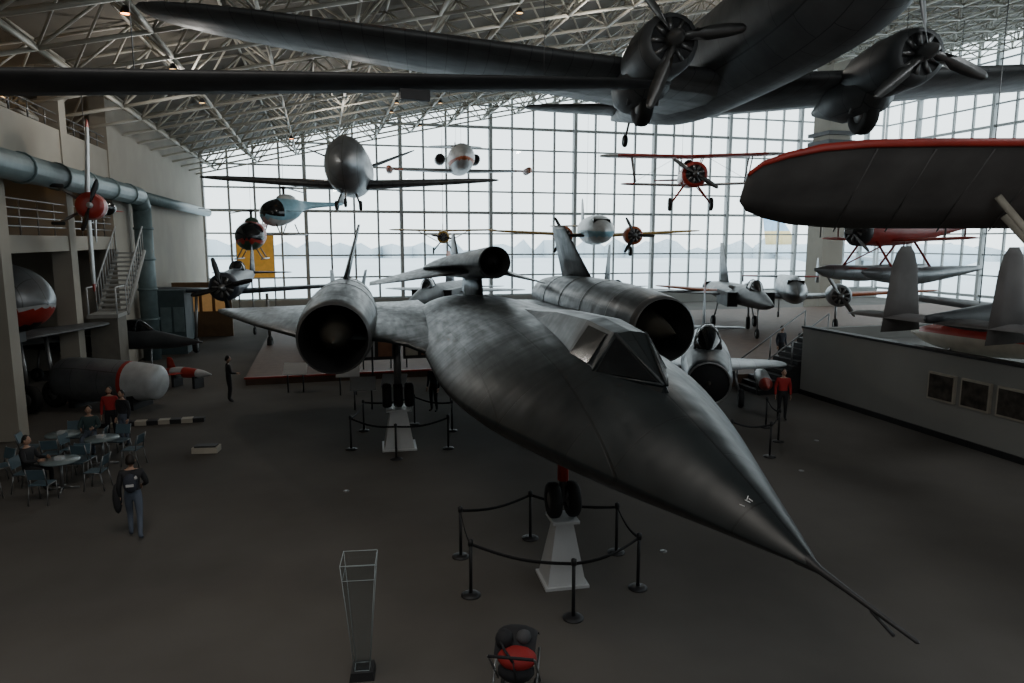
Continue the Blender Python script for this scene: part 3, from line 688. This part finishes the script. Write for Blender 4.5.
for x,y in((2.95,12.9),(7.6,17.7),(9.2,20.5),(-4.0,16.2)):
    b=MB(); b.rev((0,0,0),(0,0,1),[(0,.07),(.012,.07),(.015,0)],STL,14); b.obj('floor_socket_cover',loc=(x,y,0))
for i,(x,y,r) in enumerate(((-5.3,24.4,.2),(-4.3,25.0,0),(-8.6,27.3,.1),(-6.4,26.8,.2),(4.6,24,.0),(-2.0,25.6,0))):
    b=MB(); b.tube((-.3,0,0),(-.3,0,.8),.03,DRK); b.tube((.3,0,0),(.3,0,.8),.03,DRK)
    b.add([(-.45,-.15,.75),(.45,-.15,.75),(.45,.25,1.15),(-.45,.25,1.15),(-.45,-.13,.72),(.45,-.13,.72),(.45,.27,1.12),(-.45,.27,1.12)],[(0,1,2,3),(4,5,6,7),(0,1,5,4),(2,3,7,6),(1,2,6,5),(0,3,7,4)],PED,False)
    b.obj('information_sign',loc=(x,y,0),rz=r)

# ---------------- donation box ----------------
b=MB(); 
def trap(z,w): return [V((x*w/2,y*w/2,z)) for x,y in((-1,-1),(1,-1),(1,1),(-1,1))]
A,Bq=trap(.12,.2),trap(1.72,.46)
b.add(A+Bq,[(0,1,5,4),(1,2,6,5),(2,3,7,6),(3,0,4,7),(3,2,1,0)],ACR,False)
for i in range(4): b.tube(A[i],Bq[i],.005,ACRE,n=4); b.tube(A[i],A[(i+1)%4],.006,ACRE,n=4); b.tube(Bq[i],Bq[(i+1)%4],.006,ACRE,n=4)
C=trap(1.5,.425)
for i in range(4): b.tube(C[i],C[(i+1)%4],.004,ACRE,n=4)
b.frus((0,0,0),(.34,.34),(.3,.3),.12,DRK)
b.obj('donation_box',loc=(-2.08,9.0,0),rz=.12)
b=MB(); BK=mat('stroller_black',(.015,.015,.018),.8); RD=mat('stroller_red',(.3,.015,.015),.7)
rings=[]
for i in range(11):
    a=math.pi*(.12+.8*i/10)
    rings.append([V((x,.12+.3*math.cos(a),.72+.33*math.sin(a)*(1-.3*(abs(x)/.26)**3))) for x in(-.26,-.2,-.1,0,.1,.2,.26)])
b.add([p for r in rings for p in r],[(i*7+k,i*7+k+1,(i+1)*7+k+1,(i+1)*7+k) for i in range(10) for k in range(6)],BK)
b.ell((.04,-.18,.82),(.25,.2,.13),RD,18); b.ell((.03,-.2,.66),(.24,.18,.14),BK,14)
b.ell((-.14,-.05,.98),(.12,.13,.12),BK,12); b.ell((.1,.0,1.0),(.1,.12,.08),mat('bag_grey',(.06,.06,.065),.8),12)
b.path([V((-.2,-.1,1.0)),V((-.1,-.3,.98)),V((.02,-.36,.86)),V((.06,-.36,.6))],.018,BK,6)
for sd in(-1,1):
    b.path([V((sd*.28,-.45,.98)),V((sd*.29,-.35,.9)),V((sd*.28,.3,.2))],.016,STL); b.tube((sd*.28,-.3,.2),(sd*.28,.2,.75),.016,STL); b.wheel((sd*.28,-.32,.14),(1,0,0),.14,.05); b.wheel((sd*.22,.35,.1),(1,0,0),.1,.05); b.tube((sd*.28,-.3,.14),(sd*.22,.35,.12),.014,STL)
b.tube((-.28,-.45,.98),(.28,-.45,.98),.02,BK)
b.obj('baby_stroller',loc=(.05,8.3,0),rz=-.15)

# ---------------- tables & chairs ----------------
def table(x,y):
    b=MB(); b.rev((0,0,.72),(0,0,1),[(0,.0),(0,.42),(.035,.42),(.035,0)],TBL,28); b.tube((0,0,.02),(0,0,.72),.04,STL)
    for k in range(4): a=k*math.pi/2+.4; b.tube((0,0,.08),(.35*math.cos(a),.35*math.sin(a),.025),.022,STL)
    b.bx(-.12,.06,-.05,.1,.755,.83,WHT)
    b.obj('cafe_table',loc=(x,y,0))
def chair(x,y,a):
    b=MB(); b.loft([[V((-.21,-.2,.45)),V((.21,-.2,.45)),V((.2,.2,.44)),V((-.2,.2,.44))],[V((-.21,-.2,.475)),V((.21,-.2,.475)),V((.2,.2,.465)),V((-.2,.2,.465))]],BLUE,smooth=False)
    b.loft([[V((-.2,-.2,.6)),V((.2,-.2,.6)),V((.2,-.18,.6)),V((-.2,-.18,.6))],[V((-.2,-.27,.85)),V((.2,-.27,.85)),V((.2,-.25,.85)),V((-.2,-.25,.85))]],BLUE,smooth=False)
    for sd in(-1,1):
        b.path([V((sd*.2,.22,0)),V((sd*.2,.17,.45)),V((sd*.2,-.18,.45))],.014,STL,6); b.path([V((sd*.21,-.26,0)),V((sd*.2,-.18,.45)),V((sd*.2,-.28,.87))],.014,STL,6)
    b.obj('cafe_chair',loc=(x,y,0),rz=a)
for (x,y) in ((-10.9,16.3),(-12.3,18.6),(-13.0,16.0),(-11.0,18.2)):
    table(x,y)
    for k in range(4):
        a=k*math.pi/2+x; chair(x+.8*math.cos(a),y+.8*math.sin(a),a+math.pi/2)

# ---------------- people ----------------
def person(name,x,y,z0,face,top,pants,hair=HAIR,sit=False,pose=None,extra=None,h=1.0,longhair=False):
    J={'pel':(0,0,.96),'wst':(0,.0,1.1),'chs':(0,.0,1.3),'nck':(0,-.01,1.46),'hd':(0,0,1.54),
       'shL':(-.18,0,1.40),'elL':(-.235,-.03,1.13),'wrL':(-.24,.05,.88),'shR':(.18,0,1.40),'elR':(.235,-.03,1.13),'wrR':(.24,.05,.88),
       'hpL':(-.09,0,.9),'knL':(-.1,.03,.5),'anL':(-.11,-.03,.09),'toL':(-.13,.12,.045),'hpR':(.09,0,.9),'knR':(.1,.03,.5),'anR':(.11,-.03,.09),'toR':(.13,.12,.045)}
    if sit:
        J.update({'hpL':(-.09,.03,.53),'knL':(-.13,.46,.52),'anL':(-.13,.44,.1),'toL':(-.14,.6,.05),'hpR':(.09,.03,.53),'knR':(.13,.46,.52),'anR':(.13,.44,.1),'toR':(.14,.6,.05)})
        for k in('pel','wst','chs','nck','hd','shL','shR'): J[k]=(J[k][0],J[k][1],J[k][2]-.4)
        J.update({'elL':(-.25,.1,.76),'wrL':(-.16,.35,.78),'elR':(.25,.1,.76),'wrR':(.16,.35,.78)})
    if pose: J.update(pose)
    R={'pel':(.15,.11),'wst':(.135,.1),'chs':(.165,.115),'nck':(.06,.06),'hd':(.055,.055),'sh':(.075,.075),'el':(.055,.055),'wr':(.035,.035),'hp':(.1,.1),'kn':(.065,.065),'an':(.045,.045),'to':(.04,.035)}
    B=[('pel','wst',top),('wst','chs',top),('chs','nck',top),('nck','hd',SKIN)]
    for s in'LR': B+=[('chs','sh'+s,top),('sh'+s,'el'+s,top),('el'+s,'wr'+s,top),('pel','hp'+s,pants),('hp'+s,'kn'+s,pants),('kn'+s,'an'+s,pants),('an'+s,'to'+s,SHOE)]
    keys=list(J); me=bpy.data.meshes.new('t'); me.from_pydata([J[k] for k in keys],[(keys.index(a),keys.index(c)) for a,c,_ in B],[])
    o=bpy.data.objects.new('t',me); bpy.context.collection.objects.link(o)
    o.modifiers.new('s','SKIN')
    for i,k in enumerate(keys):
        sv=me.skin_vertices[0].data[i]; sv.radius=R.get(k) or R[k[:2]]; sv.use_root=(k=='pel')
    o.modifiers.new('u','SUBSURF').levels=1
    dg=bpy.context.evaluated_depsgraph_get(); em=o.evaluated_get(dg).to_mesh()
    b=MB()
    def near(p):
        best=None;bd=9
        for a,c,m in B:
            A=V(J[a]);C=V(J[c]);d=C-A; t=max(0,min(1,(p-A).dot(d)/d.length_squared)); q=(A+d*t-p).length-(.04 if m is pants else 0)
            if q<bd: bd=q;best=m
        return best
    vs=[v.co.copy() for v in em.vertices]; fs=[tuple(p.vertices) for p in em.polygons]
    b.add(vs,fs,top,mf=near)
    o.evaluated_get(dg).to_mesh_clear(); bpy.data.objects.remove(o)
    hc=V(J['hd'])+V((0,.015,.1))
    b.ell(hc,(.078,.095,.118),SKIN,14)
    rings=[]; nn=14
    for i in range(6):
        a=math.pi*(.02+.5*i/5)
        rings.append([hc+V((.088*math.sin(a)*math.cos(2*math.pi*k/nn),-.018+.1*math.sin(a)*math.sin(2*math.pi*k/nn)*(1 if math.sin(2*math.pi*k/nn)<0 else .9),.018+.118*math.cos(a)-(.0 if math.sin(2*math.pi*k/nn)>-.1 else (i/5)**2*(.16 if longhair else .07)))) for k in range(nn)])
    b.loft(rings,hair)
    b.rev(hc+V((0,.085,.005)),(0,.6,-.8),[(0,.008),(.035,.016),(.045,.0)],SKIN,8)
    for sd in(-1,1):
        b.ell(hc+V((sd*.032,.085,.012)),(.012,.006,.007),HAIR,8); b.ell(hc+V((sd*.08,0,-.005)),(.012,.02,.03),SKIN,8)
    b.box(hc+V((0,.086,-.05)),(.045,.008,.008),mat('lips',(.3,.1,.08),.5))
    for s in'LR':
        e=V(J['el'+s]);w=V(J['wr'+s]);d=(w-e).normalized(); sx=-1 if s=='L' else 1
        side=d.cross(V((sx,0,0))).normalized(); nrm=d.cross(side).normalized()
        c=w+d*.05; AA=[k*math.pi/4 for k in range(8)]
        b.loft([[w+side*.025*math.cos(a)+nrm*.018*math.sin(a) for a in AA],[c+side*.04*math.cos(a)+nrm*.017*math.sin(a) for a in AA],[w+d*.1+side*.038*math.cos(a)+nrm*.013*math.sin(a) for a in AA]],SKIN)
        for i,L in enumerate((.068,.078,.072,.055)):
            p=w+d*.095+side*(.03-.02*i); q=p+d*L*.5+nrm*.006; r=q+d*L*.45+nrm*.018*(-sx)
            b.tube(p,q,.009,SKIN,.008,6); b.tube(q,r,.008,SKIN,.006,6)
        p=w+d*.035+side*.035; q=p+d*.03+side*.025; b.tube(p,q,.011,SKIN,.009,6); b.tube(q,q+d*.03,.009,SKIN,.007,6)
    if extra: extra(b)
    b.obj(name,M=Matrix.Translation((x,y,z0))@Matrix.Rotation(math.radians(face),4,'Z')@Matrix.Scale(h,4))
JB=mat('jacket_black',(.022,.022,.025),.8); JR=mat('jacket_red',(.36,.02,.02),.8); JN=mat('jacket_navy',(.03,.035,.05),.8); JT=mat('jacket_teal',(.04,.07,.07),.8)
PJ=mat('jeans',(.1,.12,.16),.85); PK=mat('trousers_black',(.015,.015,.017),.85); WS=mat('shirt_white',(.5,.5,.5),.8)
def bag(b):
    b.ell((0,-.17,1.22),(.14,.09,.2),JN,12); b.box((.0,-.262,1.2),(.14,.02,.05),WS); b.box((.1,-.2,1.34),(.05,.14,.03),WS,rz=.3)
    b.ell((-.3,.1,.85),(.09,.11,.32),JB,12)
walk={'knL':(-.1,.14,.52),'anL':(-.1,.1,.1),'toL':(-.12,.25,.045),'knR':(.1,-.02,.5),'anR':(.11,-.2,.12),'toR':(.12,-.06,.045)}
person('visitor_with_coat',-7.63,13.5,0,20,JB,PJ,pose={**walk,'elR':(.26,.05,1.14),'wrR':(.16,.22,1.05)},extra=bag)
person('visitor_in_red_coat',-12.0,20.4,0,200,JR,PK,h=.96,longhair=True)
person('visitor_in_dark_jacket',-11.4,20.0,0,160,JB,PJ,h=.95)
person('visitor_in_dark_jacket',-10.55,25.6,0,-60,JB,PK,pose={'elR':(.26,.05,1.14),'wrR':(.18,.24,1.1)})
person('visitor_in_dark_jacket',-2.75,24.1,0,150,JN,PK)
person('seated_visitor',-11.68,16.3,0,-90,JB,PK,sit=True)
person('seated_visitor',-12.0,19.35,0,-160,JT,PJ,sit=True)
person('visitor_in_red_jacket',9.05,22.9,0,170,JR,PK,h=1.0)
person('visitor_in_dark_jacket',12.55,29.8,.5,150,JB,PK,h=1.05)
person('visitor_in_dark_jacket',11.9,30.6,.5,200,JN,PK)

# ---------------- outside ----------------
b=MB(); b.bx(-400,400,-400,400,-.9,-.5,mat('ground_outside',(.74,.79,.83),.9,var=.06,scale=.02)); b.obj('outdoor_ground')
b=MB(); tr=mat('distant_trees_hazed',(.6,.66,.7),1,var=.06,scale=.05)  # pale haze is put into the tree colour
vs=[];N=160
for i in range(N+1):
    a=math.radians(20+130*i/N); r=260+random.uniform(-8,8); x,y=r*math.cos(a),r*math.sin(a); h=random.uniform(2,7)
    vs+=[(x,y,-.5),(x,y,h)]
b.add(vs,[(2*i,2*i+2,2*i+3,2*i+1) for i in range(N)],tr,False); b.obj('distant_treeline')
b=MB()
fusel(b,[(0,0,.1,.1,.1),(3,0,1.6,1.6,1.6),(6,0,1.9,1.9,1.9),(26,0,1.9,1.9,1.9),(38,1.2,.3,.5,.3)],mat('airliner_pale',(.6,.7,.78),.5,var=.03))
fin(b,30,1.5,7,6,2.5,4.5,mat('airliner_tail_blue',(.35,.52,.7),.5,var=.03),rnd=False,mf=lambda c: mat('airliner_tail_yellow',(.75,.58,.28),.5,var=.03) if c.z<3.6 else None); wpair(b,14,-1,17,6,2,WHT,sw=8,dih=5); b.tube((8,0,-1),(8,0,-3.2),.3,STL)
for y in(-3,3): b.tube((19,y,-1),(19,y,-3.2),.3,STL); b.wheel((19,y,-3.2),(0,1,0),.7,.6)
b.wheel((8,0,-3.2),(0,1,0),.6,.5)
b.obj('parked_airliner',M=PM((80,118,3.4),150))

# ---------------- world, light, camera ----------------
w=bpy.data.worlds.new('overcast'); bpy.context.scene.world=w; w.use_nodes=True
nt=w.node_tree; bg=nt.nodes['Background']
tc=nt.nodes.new('ShaderNodeTexCoord'); sp=nt.nodes.new('ShaderNodeSeparateXYZ'); rp=nt.nodes.new('ShaderNodeValToRGB')
nt.links.new(tc.outputs['Generated'],sp.inputs[0]); nt.links.new(sp.outputs['Z'],rp.inputs['Fac'])
rp.color_ramp.elements[0].color=(.86,.95,.98,1); rp.color_ramp.elements[1].color=(.74,.87,.94,1)
nt.links.new(rp.outputs['Color'],bg.inputs['Color']); bg.inputs['Strength'].default_value=3.4
def area(name,loc,dirv,sx,sy,e=0,col=(1,1,1),portal=False):
    l=bpy.data.lights.new(name,'AREA'); l.shape='RECTANGLE'; l.size=sx; l.size_y=sy; l.energy=e; l.color=col
    if portal: l.cycles.is_portal=True
    o=bpy.data.objects.new(name,l); bpy.context.collection.objects.link(o); o.location=loc
    o.rotation_euler=V(dirv).to_track_quat('-Z','Y').to_euler()
area('sky_portal_far',H(24,VF-.7,11.5),-H(0,1),66,23,portal=True)
area('sky_portal_right',H(UR-.7,27,12),-H(1,0),69,23,portal=True)
WC=(1,.94,.86); CC=(.93,.98,1)
area('overhead_fill',(-4,7,11.6),(0,0,-1),5,5,380,WC)  # unseen area fills added overhead to lift the dark interior
area('overhead_fill',(6,1,13),(0,0,-1),6,6,280,CC)
area('overhead_fill',(16,10,16),(0,0,-1),6,6,600,CC)
area('rear_fill',(2,-4.5,9.5),(.1,1,-.3),9,2.5,330,CC)  # fill added behind the camera to brighten surfaces facing it
def fill_point(x,y,z,e):  # point fill added to brighten the mid hall, no fitting modelled
    l=bpy.data.lights.new('mid_hall_fill','POINT'); l.energy=e; l.shadow_soft_size=.25; l.color=WC
    o=bpy.data.objects.new('mid_hall_fill',l); bpy.context.collection.objects.link(o); o.location=(x,y,z)
fill_point(-12,27,11,300); fill_point(-9,40,11.6,400); fill_point(4,30,14,500); fill_point(14,42,17,500)
cam=bpy.data.cameras.new('camera'); co=bpy.data.objects.new('camera',cam); bpy.context.collection.objects.link(co)
co.location=(0,0,6); co.rotation_euler=(math.radians(90-8.25),0,0); cam.sensor_width=36; cam.lens=24.61; cam.clip_end=2000
bpy.context.scene.camera=co
